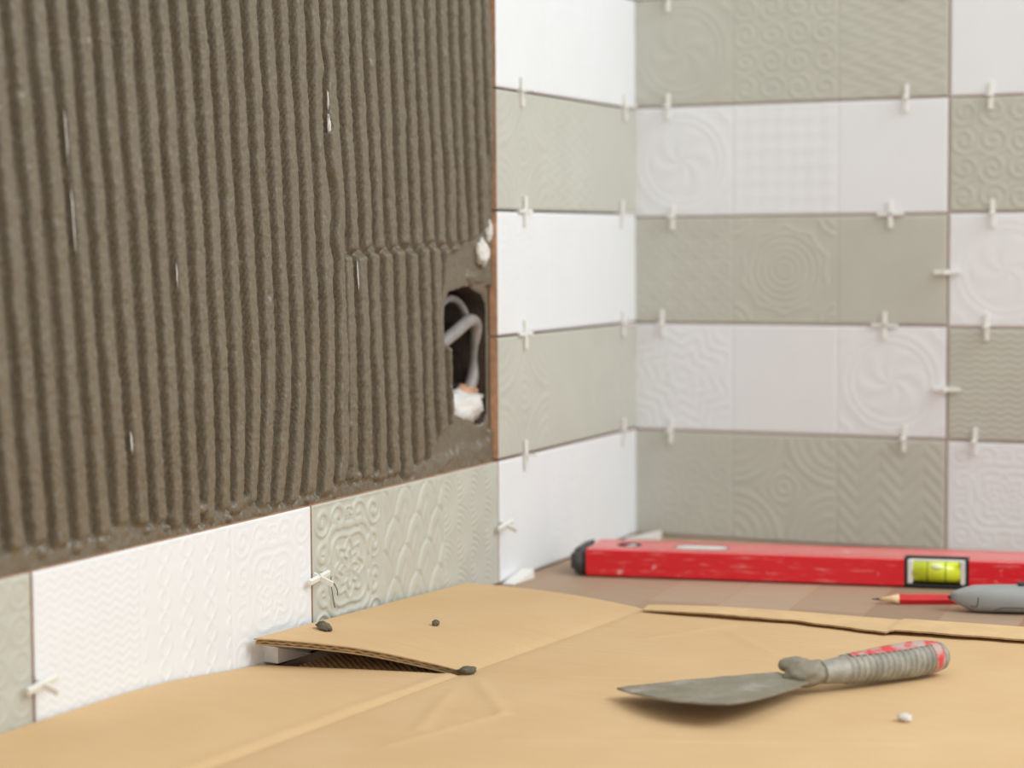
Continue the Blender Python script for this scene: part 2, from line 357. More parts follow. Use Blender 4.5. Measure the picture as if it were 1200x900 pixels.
make_tile(wall_l, (0, -0.9123), (0, 1), (1, 0), 0.30, LZ[0]+gp, LZ[1]-gp, Wt, [faint(zig, 0.45), faint(ogee, 0.8), faint(scroll, 0.55)], 0.0006, 0.0009)
make_tile(wall_l, (0, -1.2143), (0, 1), (1, 0), 0.30, LZ[0]+gp, LZ[1]-gp, G, [rosette, lattice, circles(5)], 0.0010, 0.0015)
c1 = [(G, [faint(curls), quarter, chevron]), (Wt, [star, plain, medal]), (G, [circles(5), rosette, plain]), (Wt, [medal, lattice, plain]), (G, [faint(medal, 0.7), curls, weave]), (Wt, [plain, star, lattice])]
c2 = [(Wt, [faint(scroll, 0.9), plain, chevron]), (G, [hwave, medal, plain]), (Wt, [faint(medal, 0.6), scales, plain]), (G, [curls, plain, star]), (Wt, [plain, lattice, medal]), (G, [star, plain, weave])]
for k in range(6):
    hi = 0.003 if k == 5 else 0.00125
    make_tile(wall_b, (-0.004, 0), (1, 0), (0, -1), 0.2998, BZ[k]+gp, BZ[k+1]-gp, c1[k][0], c1[k][1], 0.00036 if c1[k][0] == Wt else 0.0006, hi, 0.1, 0.0, 0.0036)
    dz = (0.0018, -0.0012, 0.002, 0.0008, -0.0015, 0)[k]
    make_tile(wall_b, (0.2978, 0), (1, 0), (0, -1), 0.30, BZ[k]+gp+(0.0018, -0.001, -0.002, 0.002, -0.001, 0)[k]*0.5, BZ[k+1]-gp+(-0.001, -0.002, 0.002, -0.001, 0, 0)[k]*0.5, c2[k][0], c2[k][1], 0.00036 if c2[k][0] == Wt else 0.0006, hi, thick=0.0036)

# ------------------------------------------------------------------ combed adhesive on the left wall
ya, yb, za, zb = -1.12, -0.3092, 0.1012, 0.54
ny, nz = 1440, 340
yy = np.linspace(ya, yb, ny); zz = np.linspace(za, zb, nz); Y, Z = np.meshgrid(yy, zz, indexing='ij')
pitchr = 0.0198
k_ = 0.066+0.045*sst(-0.55, -0.9, Y)
wob = 0.0028*(vnoise(Y, Z, 3, 7, 1)-0.5)+0.0018*(vnoise(Y, Z, 55, 12, 2)-0.5)+0.006*g_(Y+0.066*(Z-0.3)+0.572, 0.010)*(vnoise(Y*0, Z, 1, 60, 61)-0.5)
curl = 0.020*(np.clip((0.215-Z)/0.11, 0, 1)**1.6)*g_(Y+0.635, 0.085)
s = (Y+k_*(Z-0.30)+wob+curl)/pitchr
bz = 0.2725+0.006*(Y+0.56)/0.17+0.004*(vnoise(Y, Z*0, 60, 1, 3)-0.5)
second = (Y+0.066*(Z-0.3) > -0.5615) & (Z < bz)
s = np.where(second, s+0.47, s)
# breaks in the phase noise per ridge
rid = np.floor(s); t = s-rid-0.5
wd = 0.505+0.09*(vnoise(rid, Z, 1.37, 18, 5)-0.5)
tw = np.abs(t+0.05*(vnoise(rid, Z, 1.7, 45, 6)-0.5)+0.05*(vnoise(rid, Z, 1.7, 170, 36)-0.5))
prof = sst(0.0, 1.0, np.clip((wd/2+0.032-tw)/0.064, 0, 1))*(1-0.07*np.clip(tw/(wd/2), 0, 1)**2)
hv = 0.0078*(0.97+0.20*(vnoise(rid, Z, 1.9, 12, 7)-0.5)+0.06*(vnoise(rid, Z, 2.3, 60, 8)-0.5))
base = -0.0090+0.0006*(vnoise(Y, Z, 30, 30, 9)-0.5)
rend = 0.1065+0.009*sst(-0.70, -0.95, Y)+0.009*(vnoise(rid, rid*0, 1.3, 1, 10)-0.35)+0.010*sst(-0.46, -0.40, Y)
am = sst(rend-0.003, rend+0.003, Z)
am *= 1-0.85*g_(Z-bz, 0.0026)*(Y+0.066*(Z-0.3) > -0.5615)
SM1 = [(-0.3938, 0.2697), (-0.3543, 0.2794), (-0.3048, 0.2952), (-0.3, 0.2), (-0.3974, 0.2)]
SM2 = [(-0.4291, 0.1106), (-0.4143, 0.1256), (-0.3935, 0.137), (-0.30, 0.150), (-0.30, 0.09), (-0.43, 0.09)]
SM3 = [(-0.385, 0.25), (-0.30, 0.25), (-0.30, 0.12), (-0.385, 0.12)]
for SMp in (SM1, SM2, SM3):
    d = np.where(inpoly(Y, Z, SMp), 1.0, -1.0)*polydist(Y, Z, SMp)
    am *= sst(0.003, -0.003, d+0.002*(vnoise(Y, Z, 90, 90, 11)-0.5))
low = sst(rend+0.002, rend-0.004, Z)
smear = np.maximum(low, 0.55*g_(Z-bz, 0.004)*(Y+0.066*(Z-0.3) > -0.5615))
Hh = base+hv*prof*am+smear*(0.0032+0.0016*(vnoise(Y, Z, 45, 45, 12)-0.4)+0.0014*(vnoise(Y, Z, 160, 160, 13)-0.5))
# lumps pushed to the foot of some ridges
for q in range(30):
    cy = RNG.uniform(-1.12, -0.43); cz = 0.1045+RNG.uniform(0, 0.010)+0.005*float(sst(-0.70, -0.95, np.array(cy))); R = RNG.uniform(0.0028, 0.0062)
    d2 = ((Y-cy)/R)**2+((Z-cz)/(R*0.85))**2; Hh = np.maximum(Hh, np.where(d2 < 1, base+0.0062*np.sqrt(np.clip(1-d2, 0, 1)), -1))
# pits, nicks and small nubs
for q in range(150):
    cy = RNG.uniform(-1.1, -0.33); cz = RNG.uniform(0.115, 0.5); R = RNG.uniform(0.0010, 0.0026); h = RNG.choice([-1, 1])*RNG.uniform(0.0006, 0.0018)
    i0, i1 = np.searchsorted(yy, [cy-3*R, cy+3*R]); j0, j1 = np.searchsorted(zz, [cz-5*R, cz+5*R])
    Hh[i0:i1, j0:j1] += h*np.exp(-((Y[i0:i1, j0:j1]-cy)/R)**2-((Z[i0:i1, j0:j1]-cz)/(1.5*R))**2)
Hh += (0.0007*(vnoise(Y, Z, 330, 330, 14)-0.5)+0.0006*(vnoise(Y, Z, 700, 500, 15)-0.5)+0.0006*(vnoise(Y, Z, 160, 110, 16)-0.5))*np.clip(am+smear+0.3, 0, 1)
Hh = np.where(am < 0.3, Hh+0.0003, Hh)
# slits scraped down to the plaster
for (y0, z0_, z1_, w) in ((-0.578, 0.389, 0.372, 0.17), (-0.577, 0.3679, 0.3543, 0.24)):
    r0 = rid[np.argmin(np.abs(yy-y0)), np.argmin(np.abs(zz-z0_))]; env = np.clip(1-((Z-(z0_+z1_)/2)/((z0_-z1_)/2))**2, 0, 1)**0.5*w*(0.8+0.4*vnoise(Y*0, Z, 1, 120, 17))
    Hh = np.where((rid == r0) & (t < -0.5+0.06+env) & (t > -0.44) & (env > 0.01), SUB-0.002, Hh)
# edges against the hole and the tiles
dh = np.where(inpoly(Y, Z, HOLE), -1.0, 1.0)*polydist(Y, Z, HOLE)
Hh = np.where(dh < 0.003, SUB+0.0004+(Hh-SUB-0.0004)*np.clip(dh/0.003, 0, 1)**0.5, Hh)
ragg = 0.0022*vnoise(Z, Y*0, 70, 1, 18)
et = np.clip((yb-ragg-Y)/0.0022, 0, 1); Hh = np.where(dh > 0.004, np.minimum(Hh, -0.0056+0.006*et), Hh); Hh = np.where((yb-Y < 0.006) & (dh > 0.004) & ((Z > 0.246) | (Z < 0.128)), np.maximum(Hh, -0.0062+0.0015*vnoise(Z, Y, 60, 90, 19)), Hh)
Hh = np.minimum(Hh, -0.0008)
keep = (dh > -0.0006)
V = np.stack([Hh, Y, Z], -1).reshape(-1, 3); F = gridF(ny, nz, 0, False); kf = keep.reshape(-1)[F].all(1); F = F[kf]
ad = link('adhesive_bed', npmesh('adhesive_bed', V, F, np.ones(len(F), bool)), M['adhesive'], wall_l)
ad['label'] = 'grey-brown tile adhesive combed into vertical ridges'
# plaster and brick lumps around the opening
def lump(name, c, r, mat, parent=None, seed=0, sub=3, rough=0.35, rot=0.0):
    bm = bmesh.new(); bmesh.ops.create_icosphere(bm, subdivisions=sub, radius=1)
    rr = np.random.default_rng(seed); ph = rr.uniform(0, 6.28, (6, 3)); fr = rr.uniform(1.2, 4.5, (6, 3))
    for v in bm.verts:
        d = sum(math.sin(fr[i][0]*v.co.x*2+ph[i][0])*math.sin(fr[i][1]*v.co.y*2+ph[i][1])*math.sin(fr[i][2]*v.co.z*2+ph[i][2]) for i in range(6))
        v.co = v.co*(1+rough*d*0.5); v.co = Vector((v.co.x*r[0], v.co.y*r[1], v.co.z*r[2]))
        if rot: v.co = Matrix.Rotation(rot, 3, 'Z') @ v.co
    o = bmobj(name, bm, mat, parent, True); o.location = c; return o
lump('plaster_lump', (-0.020, -0.342, 0.147), (0.012, 0.040, 0.014), M['plaster'], wall_l, 3)
lump('brick_lump', (-0.024, -0.322, 0.158), (0.008, 0.017, 0.007), M['brick_orange'], wall_l, 5)
lump('plaster_lump', (-0.006, -0.3255, 0.2715), (0.0055, 0.0085, 0.0105), M['plaster'], wall_l, 8)
lump('plaster_lump', (-0.007, -0.3135, 0.289), (0.0045, 0.0035, 0.009), M['plaster'], wall_l, 9)
lump('adhesive_lump', (-0.012, -0.336, 0.2525), (0.006, 0.018, 0.008), M['adhesive'], wall_l, 12)

# thin white slivers added in place of the pale slits along some ridges
for q_, (cy, cz, hl, wx) in enumerate(((-0.5700, 0.378, 0.0070, 0.0009), (-0.5833, 0.3619, 0.0065, 0.0013), (-0.5365, 0.2576, 0.0100, 0.0005), (-0.8672, 0.2954, 0.0180, 0.0004), (-0.7679, 0.2616, 0.0065, 0.0004), (-0.8726, 0.3404, 0.0150, 0.0004), (-0.8101, 0.1625, 0.0060, 0.0006))):
    iy, iz = np.argmin(np.abs(yy-cy)), np.argmin(np.abs(zz-cz)); s0 = s[iy, iz]; yc_ = cy+(np.round(s0-0.23)+0.23-s0)*pitchr
    o = lump('pale_sliver', (-0.0036, yc_, cz), (wx, wx, hl), M['plaster'], wall_l, 200+q_, 3, 0.45); o.rotation_euler = (0.09, 0, 0)
# ------------------------------------------------------------------ wiring in the opening
eb = empty('electrical_box', (-0.045, -0.342, 0.19)); tag(eb, 'dark round electrical back box sunk in the broken wall opening', 'electrical box')
bm = bmesh.new(); R, n_ = 0.040, 40
rows = [(-0.030, R), (0.016, R), (0.016, R-0.0025), (-0.027, R-0.0025)]
vs = [[bm.verts.new((d, rr*math.cos(6.2832*i/n_), rr*math.sin(6.2832*i/n_)*1.18)) for i in range(n_)] for d, rr in rows]
for a in range(3):
    for i in range(n_): bm.faces.new([vs[a][i], vs[a][(i+1) % n_], vs[a+1][(i+1) % n_], vs[a+1][i]])
bm.faces.new(vs[3]); bm.faces.new(vs[0]); bmobj('shell', bm, M['rubber'], eb, False)
arc = [(0.018, 0.0385*math.cos(t), 0.0385*1.18*math.sin(t)) for t in np.linspace(0.5, 2.9, 24)]
tube('rim', arc, 0.0032, M['cable'], eb, 10)
cb = tube('electric_cable', smoothpath([(-0.034, -0.400, 0.176), (-0.024, -0.375, 0.196), (-0.018, -0.352, 0.2085), (-0.016, -0.330, 0.217), (-0.018, -0.314, 0.213), (-0.021, -0.3075, 0.195), (-0.022, -0.309, 0.176), (-0.022, -0.322, 0.159), (-0.022, -0.348, 0.1455), (-0.026, -0.375, 0.140)], 60), 0.0052, M['cable'], None, 14)
tag(cb, 'thick grey electric cable looping inside the wall opening', 'cable')
cb2 = tube('electric_cable', smoothpath([(-0.050, -0.358, 0.165), (-0.046, -0.350, 0.180), (-0.044, -0.338, 0.205), (-0.05, -0.326, 0.212), (-0.058, -0.318, 0.200)], 40), 0.0032, M['black'], None, 12)
tag(cb2, 'thin black cable at the back of the wall opening', 'cable')

# ------------------------------------------------------------------ tile spacers
def spacer_mesh(kind):
    bm = bmesh.new(); t, L = 0.0019, 0.0122
    if kind == 'edge':     # stands on edge: two arms on the tile faces (local Z), one arm out (local +X), one in the joint (local -X)
        box(bm, (0.0006, -t, -L), (0.0032, t, L), 0.0004); box(bm, (-0.003, -t, -0.0008), (0.0130, t, 0.0008), 0.0003)
    else:                  # lies flat on the tiles
        box(bm, (0.0004, -t, -L), (0.0030, t, L), 0.0004); box(bm, (0.0004, -L, -0.0013), (0.0030, L, 0.0013), 0.0004); box(bm, (-0.003, -L*0.8, -0.0008), (0.001, L*0.8, 0.0008), 0.0002)
    me = bpy.data.meshes.new('tile_spacer_'+kind); bmesh.ops.recalc_face_normals(bm, faces=bm.faces); bm.to_mesh(me); bm.free(); me.materials.append(M['spacer']); return me
SPM = {k: spacer_mesh(k) for k in ('edge', 'flat')}
def spacer(kind, loc, rot, label):
    o = bpy.data.objects.new('tile_spacer', SPM[kind]); COL.objects.link(o); o.location = loc; o.rotation_euler = rot
    tag(o, label, 'tile spacer', 'white tile spacers in the joints')
lab = 'white plastic tile spacer on the left wall, %s'
jt = ('lowest joint', 'second joint up', 'third joint up', 'fourth joint up')
for k, z, yn, yc, kd in ((3, LZ[4], -0.262, -0.030, 'edge'), (2, LZ[3], -0.257, -0.039, 'flat'), (1, LZ[2], -0.258, -0.036, 'flat'), (0, LZ[1], -0.260, -0.036, 'edge')):
    spacer(kd, (0, yn, z), (0.02, 0, 0), lab % (jt[k]+', by the adhesive'))
    spacer('edge', (0, yc, z), (-0.03, 0, 0), lab % (jt[k]+', near the corner'))
for yv, z, nm in ((-0.6113, 0.0532, 'between white tile and scrolled green tile'), (-0.3093, 0.0500, 'bottom row beside the white corner tile'), (-0.9133, 0.0405, 'bottom row at far left')):
    spacer('edge', (0.0035, yv, z), (math.pi/2+0.16, 0.36, 0), lab % nm)
lab = 'white plastic tile spacer on the back wall, %s'
bj = ('lowest joint', 'second joint up', 'third joint up', 'fourth joint up', 'topmost joint')
for k, z, xs in ((4, BZ[5], (0.0339, 0.257)), (3, BZ[4], (0.0338, 0.2591, 0.3338)), (2, BZ[3], (0.0379, 0.2451, 0.3363)), (1, BZ[2], (0.0275, 0.2403, 0.3321)), (0, BZ[1], (0.0359, 0.2589, 0.3225))):
    for i, xx in enumerate(xs):
        kd = 'flat' if (i == 1 and k in (1, 2)) else 'edge'
        spacer(kd, (xx, 0, z), (random.uniform(-0.04, 0.04), 0, -math.pi/2), lab % (bj[k]+(' near corner', ' left of seam', ' right of seam')[i]))
for z, nm in ((0.2508, 'upright seam, upper one'), (0.1465, 'upright seam, lower one')):
    spacer('edge', (0.2968, 0, z), (math.pi/2, 0, -math.pi/2), lab % nm)

# ------------------------------------------------------------------ tile wedges under the bottom row
def wedge(loc, rz, L, W, H, label, tilt=0.0):
    bm = bmesh.new()
    pr = [(0, 0, 0), (L, 0, 0), (L, 0, H), (0, 0, 0.0008)]
    a = [bm.verts.new((p[0], -W/2, p[2])) for p in pr]; b = [bm.verts.new((p[0], W/2, p[2])) for p in pr]
    bm.faces.new(a); bm.faces.new(b[::-1])
    for i in range(4): bm.faces.new([a[i], b[i], b[(i+1) % 4], a[(i+1) % 4]])
    bmesh.ops.bevel(bm, geom=list(bm.edges), offset=0.0003, segments=1, affect='EDGES')
    o = bmobj('tile_wedge', bm, M['spacer']); o.location = loc; o.rotation_euler = (0, tilt, rz); tag(o, label, 'wedge', 'white tile wedges under the bottom row')
wedge((0.0068, -0.308, 0.0002), math.pi/2-0.04, 0.037, 0.011, 0.0078, 'white plastic wedge under the corner tile, beside the cardboard')
wedge((0.0015, -0.033, 0.0002), 0.30, 0.034, 0.010, 0.0080, 'white plastic wedge in the corner behind the spirit level')
wedge((0.0095, -0.640, 0.0060), -math.pi/2-0.12, 0.036, 0.012, 0.0110, 'white plastic wedge in the shade of the raised cardboard flap')

# ------------------------------------------------------------------ flattened carton
carton = empty('carton', (0.13, -0.65, 0.0)); tag(carton, 'flattened brown cardboard carton lying on the worktop', 'cardboard')
carton_loc = Vector((0.13, -0.65, 0.0))
def sheet(name, fn, nu, nv, thick, mats, parent, side=0):
    u = np.linspace(0, 1, nu); v = np.linspace(0, 1, nv); U, Vv = np.meshgrid(u, v, indexing='ij')
    T = np.stack(fn(U, Vv), -1).reshape(-1, 3)-np.array(carton_loc); B = T-np.array([0, 0, thick]); n = len(T)
    per = np.r_[np.arange(nu)*nv, (nu-1)*nv+np.arange(1, nv), np.arange(nu-2, -1, -1)*nv+nv-1, np.arange(nv-2, 0, -1)]; k = len(per); i = np.arange(k); j = (i+1) % k
    V = np.concatenate([T, B, T[per], B[per]]); F = gridF(nu, nv, 0); Fb = gridF(nu, nv, n, True); Sd = np.stack([2*n+j, 2*n+i, 2*n+k+i, 2*n+k+j], -1)
    Fa = np.concatenate([F, Fb, Sd]); 
    nrm = np.cross(V[F[0][1]]-V[F[0][0]], V[F[0][3]]-V[F[0][0]])
    if nrm[2] < 0: Fa = Fa[:, ::-1]
    sm = np.r_[np.ones(2*len(F), bool), np.zeros(k, bool)]; mi = np.r_[np.zeros(2*len(F), int), np.full(k, side)]
    return link(name, npmesh(name, V, Fa, sm, mi), mats, parent)
CD = [M['card'], M['card_core']]
lerp = lambda a, b, t: a+(b-a)*t
def foldx(y): return np.interp(y, [-1.2, -0.905, -0.649, -0.396], [0.094, 0.116, 0.1352, 0.1600])
# wrinkles on the main panel, as (x, y) polylines
WR = [((0.148, -0.664), (0.205, -0.745), 0.0011), ((0.150, -0.70), (0.178, -0.80), 0.0008), ((0.205, -0.745), (0.18, -0.84), 0.0007), ((0.165, -0.655), (0.30, -0.60), -0.0005), ((0.25, -0.46), (0.30, -0.52), 0.0007), ((0.23, -0.80), (0.44, -0.72), 0.0008), ((0.2, -0.5), (0.24, -0.43), 0.0005)]
def wrinkles(x, y):
    h = np.zeros_like(x)
    for (a, b, k) in WR:
        a = np.array(a); b = np.array(b); e = b-a; t = ((x-a[0])*e[0]+(y-a[1])*e[1])/(e@e); tc = np.clip(t, 0, 1)
        d = np.hypot(x-a[0]-tc*e[0], y-a[1]-tc*e[1]); h += 1.1*k*np.exp(-(d/0.0038)**2)
    return h
def f_main(u, v):
    y = lerp(-1.16, -0.398, v); x = lerp(foldx(y)-0.0004, 0.80, u**1.15); nf = 1-np.exp(-((x-foldx(y))/0.02)**2)
    z = 0.0056-0.0006*np.exp(-((x-foldx(y))/0.005)**2)+nf*wrinkles(x, y)
    z += nf*(0.0022*(vnoise(x, y, 7, 6, 40)-0.5)+0.0007*(vnoise(x, y, 26, 20, 39)-0.5))+0.0030*np.exp(-((y+0.398)/0.05)**2)*vnoise(x, y*0, 9, 1, 41)*0.5
    y = y+0.003*(vnoise(x, y*0, 30, 1, 42)-0.5)*(v > 0.999); return x, y, z
sheet('panel', f_main, 220, 240, 0.0040, CD, carton, 1)
def f_a(u, v):   # near flap, rising to the wall; u from wall to crease, v towards the camera
    yw = lerp(-0.683, -1.16, v); yf = lerp(-0.660, -1.16, v); y = lerp(yw, yf, u); xf = foldx(y)+0.0004
    zw = np.interp(lerp(-0.683, -1.16, v), [-1.16, -0.94, -0.83, -0.78, -0.72, -0.683], [0.020, 0.0195, 0.0180, 0.0155, 0.0095, 0.0062])
    x = lerp(0.0016, xf, u); zf = 0.0056-0.0010*0; b = u
    z = lerp(zw, zf, b**0.9)+0.0009*np.exp(-((x-xf+0.006)/0.005)**2)+0.004*np.sin(np.pi*u)*sst(0.02, 0.25, v)-0.0006*np.exp(-((x-xf)/0.005)**2)+np.clip((1-u)*6, 0, 1)*0.0012*(vnoise(x, y, 9, 7, 43)-0.5); return x, y, np.maximum(z, 0.0046)
sheet('flap', f_a, 90, 160, 0.0040, CD, carton, 1)
P00 = np.array([0.1354, -0.650, 0.0056]); P01 = np.array([0.0062, -0.6975, 0.0262]); P10 = np.array([0.1604, -0.396, 0.0056]); P11 = np.array([0.0026, -0.3785, 0.0128])
def f_b(u, v, dz=0.0, pull=0.0):   # raised flap; u from fold to wall, v from near to far
    v = pull+(1-pull)*v
    out = []
    for i in range(3):
        out.append((P00[i]*(1-u)+P01[i]*u)*(1-v)+(P10[i]*(1-u)+P11[i]*u)*v)
    x, y, z = out
    z = z+0.0042*np.sin(np.pi*u)**0.9*(1-0.5*v)-0.0006*np.exp(-(u/0.04)**2)+np.clip(u*6, 0, 1)*0.0008*(vnoise(x, y, 16, 12, 44)-0.5)
    y = y+(1-v)*0.0012*(vnoise(x, y*0, 60, 1, 45)-0.5)+v*0.005*np.sin(np.pi*u)*0.6; return x, y, z+dz
fb = sheet('flap', lambda u, v: f_b(u, v), 110, 110, 0.0009, CD, carton, 1)
fb['label'] = 'raised far flap with torn edge'
sheet('lower_liner', lambda u, v: f_b(u, v, -0.0037, 0.004), 80, 60, 0.0008, CD, fb, 1)
def f_fl(u, v):
    x, y, z = f_b(u, v*0.5, -0.0022, 0.006); L = u*0.13
    return x, y, z+0.0003*np.sin(tau*L/0.0072)+0.0004+0.0004*(vnoise(x, y*0, 160, 1, 53)-0.5)
fl = sheet('fluting', f_fl, 400, 12, 0.0015, [M['card_core'], M['card_core']], fb, 1)
# the loose back flap: a narrow torn strip lying over the far edge of the main panel
def f_s(u, v):
    x = lerp(0.1655, 0.80, u)
    yn = np.interp(x, [0.16, 0.28, 0.352, 0.356, 0.444, 0.8], [-0.4140, -0.4125, -0.4290, -0.4240, -0.4240, -0.420])+0.0022*(vnoise(x, x*0, 60, 1, 46)-0.5)+0.0012*(vnoise(x, x*0, 210, 1, 47)-0.5)
    yf = np.interp(x, [0.16, 0.27, 0.354, 0.44, 0.8], [-0.3975, -0.3850, -0.3870, -0.3850, -0.388])+0.0010*(vnoise(x, x*0, 50, 1, 48)-0.5)
    y = lerp(yn, yf, v); z = 0.0098+0.0016*(vnoise(x, y, 14, 10, 49)-0.5)-0.0012*(1-v)+0.0012*np.sin(np.pi*v)+0.0010*(x > 0.354); return x, y, z
st = sheet('edge_flap', f_s, 260, 16, 0.0012, [M['card_pale'], M['card_core']], carton, 1); st['label'] = 'narrow torn back flap'
def f_s2(u, v):
    x = lerp(0.268, 0.80, u); yn = np.interp(x, [0.268, 0.33, 0.8], [-0.386, -0.392, -0.393]); yf = np.interp(x, [0.268, 0.34, 0.44, 0.8], [-0.385, -0.381, -0.378, -0.372])+0.001*(vnoise(x, x*0, 80, 1, 50)-0.5)
    return x, lerp(yn, yf, v), 0.0070+0.0008*(vnoise(x, v, 20, 3, 51)-0.5)
sheet('torn_ply', f_s2, 160, 8, 0.0008, [M['card_pale'], M['card_core']], carton, 1)
# crushed inner ply seen in the slot between the two flaps
def f_in(u, v):
    x = lerp(0.022, 0.128, u); y = lerp(-0.676, -0.55, v)+0.024*u; ph = (x*0.8+0.75*y)/0.0042
    return x, y, 0.0030+0.0009*np.sin(tau*ph)+0.0014*(vnoise(x, y, 120, 60, 52)-0.5)+0.0095*v*np.sin(np.pi*np.clip(u*0.85+0.12, 0, 1))
sheet('inner_ply', f_in, 240, 90, 0.0006, [M['card_core'], M['card_core']], carton, 1)

# ------------------------------------------------------------------ spirit level
ang = math.atan2(0.0638, 0.3505); LV = empty('spirit_level', (0.0498, -0.2467, 0.0), ang)
tag(LV, 'red aluminium spirit level lying on its side on the worktop', 'spirit level')
Ll, Dl, Hl = 0.575, 0.058, 0.0225; zl = 0.0012
bm = bmesh.new(); box(bm, (0, 0, zl), (Ll, Dl, zl+Hl), 0.0014); body = bmobj('body', bm, M['red_paint'], LV)
def cutter(bm): o = bmobj('cut', bm, M['black']); o.parent = LV; return o
vx0, vx1 = 0.2625, 0.3135
b1 = bmesh.new(); box(b1, (vx0, -0.01, zl-0.01), (vx1, 0.017, zl+Hl+0.01))
b2 = bmesh.new(); bmesh.ops.create_cone(b2, cap_ends=True, segments=40, radius1=0.0095, radius2=0.0095, depth=0.1, matrix=Matrix.Translation((0.032, 0.029, 0.01)))
b3 = bmesh.new(); bmesh.ops.create_cone(b3, cap_ends=True, segments=48, radius1=0.0125, radius2=0.0125, depth=0.1)
for v in b3.verts: v.co.x = v.co.x*1.0+(0.010 if v.co.x > 0 else -0.010); v.co = v.co+Vector((0.094, 0.027, 0.01))
b4 = bmesh.new(); box(b4, (0.004, 0.0065, zl+Hl-0.0009), (Ll-0.004, 0.0085, zl+Hl+0.01)); b5 = bmesh.new(); box(b5, (0.004, Dl-0.0085, zl+Hl-0.0009), (Ll-0.004, Dl-0.0065, zl+Hl+0.01))
boolean(body, [cutter(b) for b in (b1, b2, b3, b4, b5)])
for i, (x0, sg) in enumerate(((0.0, -1), (Ll, 1))):
    bm = bmesh.new(); box(bm, (0, -0.0008, 0.0), (0.014, Dl+0.0008, Hl+0.0024), 0.0)
    for v in bm.verts:
        if v.co.x > 0.008: v.co.y = lerp(v.co.y, Dl/2, 0.16); v.co.z = lerp(v.co.z, Hl/2, 0.24)
    bmesh.ops.bevel(bm, geom=list(bm.edges), offset=0.0035, segments=4, affect='EDGES')
    for v in bm.verts: v.co.x = x0+sg*v.co.x
    bmobj('end_cap', bm, M['rubber'], LV, True)
# main vial set in the notch of the working edge
vial = empty('vial', ((vx0+vx1)/2, 0.0, zl), 0, LV); Wv = vx1-vx0
bm = bmesh.new(); h = Wv/2
box(bm, (-h, 0.0005, 0), (-h+0.0022, 0.0168, Hl+0.0006), 0.0003); box(bm, (h-0.0022, 0.0005, 0), (h, 0.0168, Hl+0.0006), 0.0003)
box(bm, (-h, 0.0130, Hl-0.0012), (h, 0.0168, Hl+0.0006), 0.0003); box(bm, (-h, 0.0005, 0), (h, 0.0168, 0.0022), 0.0003); box(bm, (-h, 0.0150, 0), (h, 0.0168, Hl), 0.0002)
bmobj('frame', bm, M['black'], vial)
bm = bmesh.new()
for sg in (-1, 1): box(bm, (min(sg*(h-0.0024), sg*(h-0.0068)), 0.0012, 0.0024), (max(sg*(h-0.0024), sg*(h-0.0068)), 0.0150, Hl-0.0014), 0.0008)
box(bm, (-h+0.006, 0.0085, Hl-0.0030), (h-0.006, 0.0148, Hl-0.0014), 0.0004)
bmobj('vial_block', bm, M['clear_white'], vial)
tube('glass_tube', [(-h+0.0066, 0.0096, Hl/2), (h-0.0066, 0.0096, Hl/2)], 0.0086, M['vial'], vial, 28)
for xx in (-0.0072, 0.0072): tube('mark_ring', [(xx-0.0004, 0.0096, Hl/2), (xx+0.0004, 0.0096, Hl/2)], 0.00875, M['vial_line'], vial, 28)
bm = bmesh.new(); bmesh.ops.create_uvsphere(bm, u_segments=20, v_segments=12, radius=1)
for v in bm.verts: v.co = Vector((v.co.x*0.0062, 0.0052+v.co.y*0.0046, Hl/2+0.0046+v.co.z*0.0034))
bmobj('bubble', bm, M['bubble'], vial, True)
# round cross vial and hand hole fittings on the upper side
rv = empty('cross_vial', (0.032, 0.029, zl), 0, LV)
tube('ring', [(0.0097*math.cos(a), 0.0097*math.sin(a), Hl-0.0004) for a in np.linspace(0, tau, 41)], 0.0009, M['black'], rv, 8, False)
tube('glass_tube', [(-0.0030, -0.0075, Hl-0.0046), (0.0030, 0.0075, Hl-0.0046)], 0.0046, M['clear_white'], rv, 16)
hh = [(0.010*(1 if math.cos(a) > 0 else -1)+0.0127*math.cos(a)+0.094, 0.0127*math.sin(a)+0.027, zl+Hl-0.0004) for a in np.linspace(0, tau, 49)]
tube('hand_hole_rim', hh, 0.0007, M['rubber'], LV, 8, False)
V = [(x_*1.0, y_, zl+(Hl-0.0006 if k_i else 0.0004)) for k_i in (0, 1) for (x_, y_, z_) in hh[:-1]]; nh = len(hh)-1
link('hand_hole_liner', npmesh('hand_hole_liner', V, [(i, (i+1) % nh, nh+(i+1) % nh, nh+i) for i in range(nh)], np.ones(nh, bool)), M['clear_white'], LV)

bm = bmesh.new(); bmesh.ops.create_cone(bm, cap_ends=True, segments=48, radius1=0.0121, radius2=0.0121, depth=0.004)
for v in bm.verts: v.co = v.co+Vector(((0.010 if v.co.x > 0 else -0.010)+0.094, 0.027, zl+Hl-0.0021))
bmobj('hand_hole_pale_fill', bm, M['clear_white'], LV)  # pale disc added in place of the view through the open hole

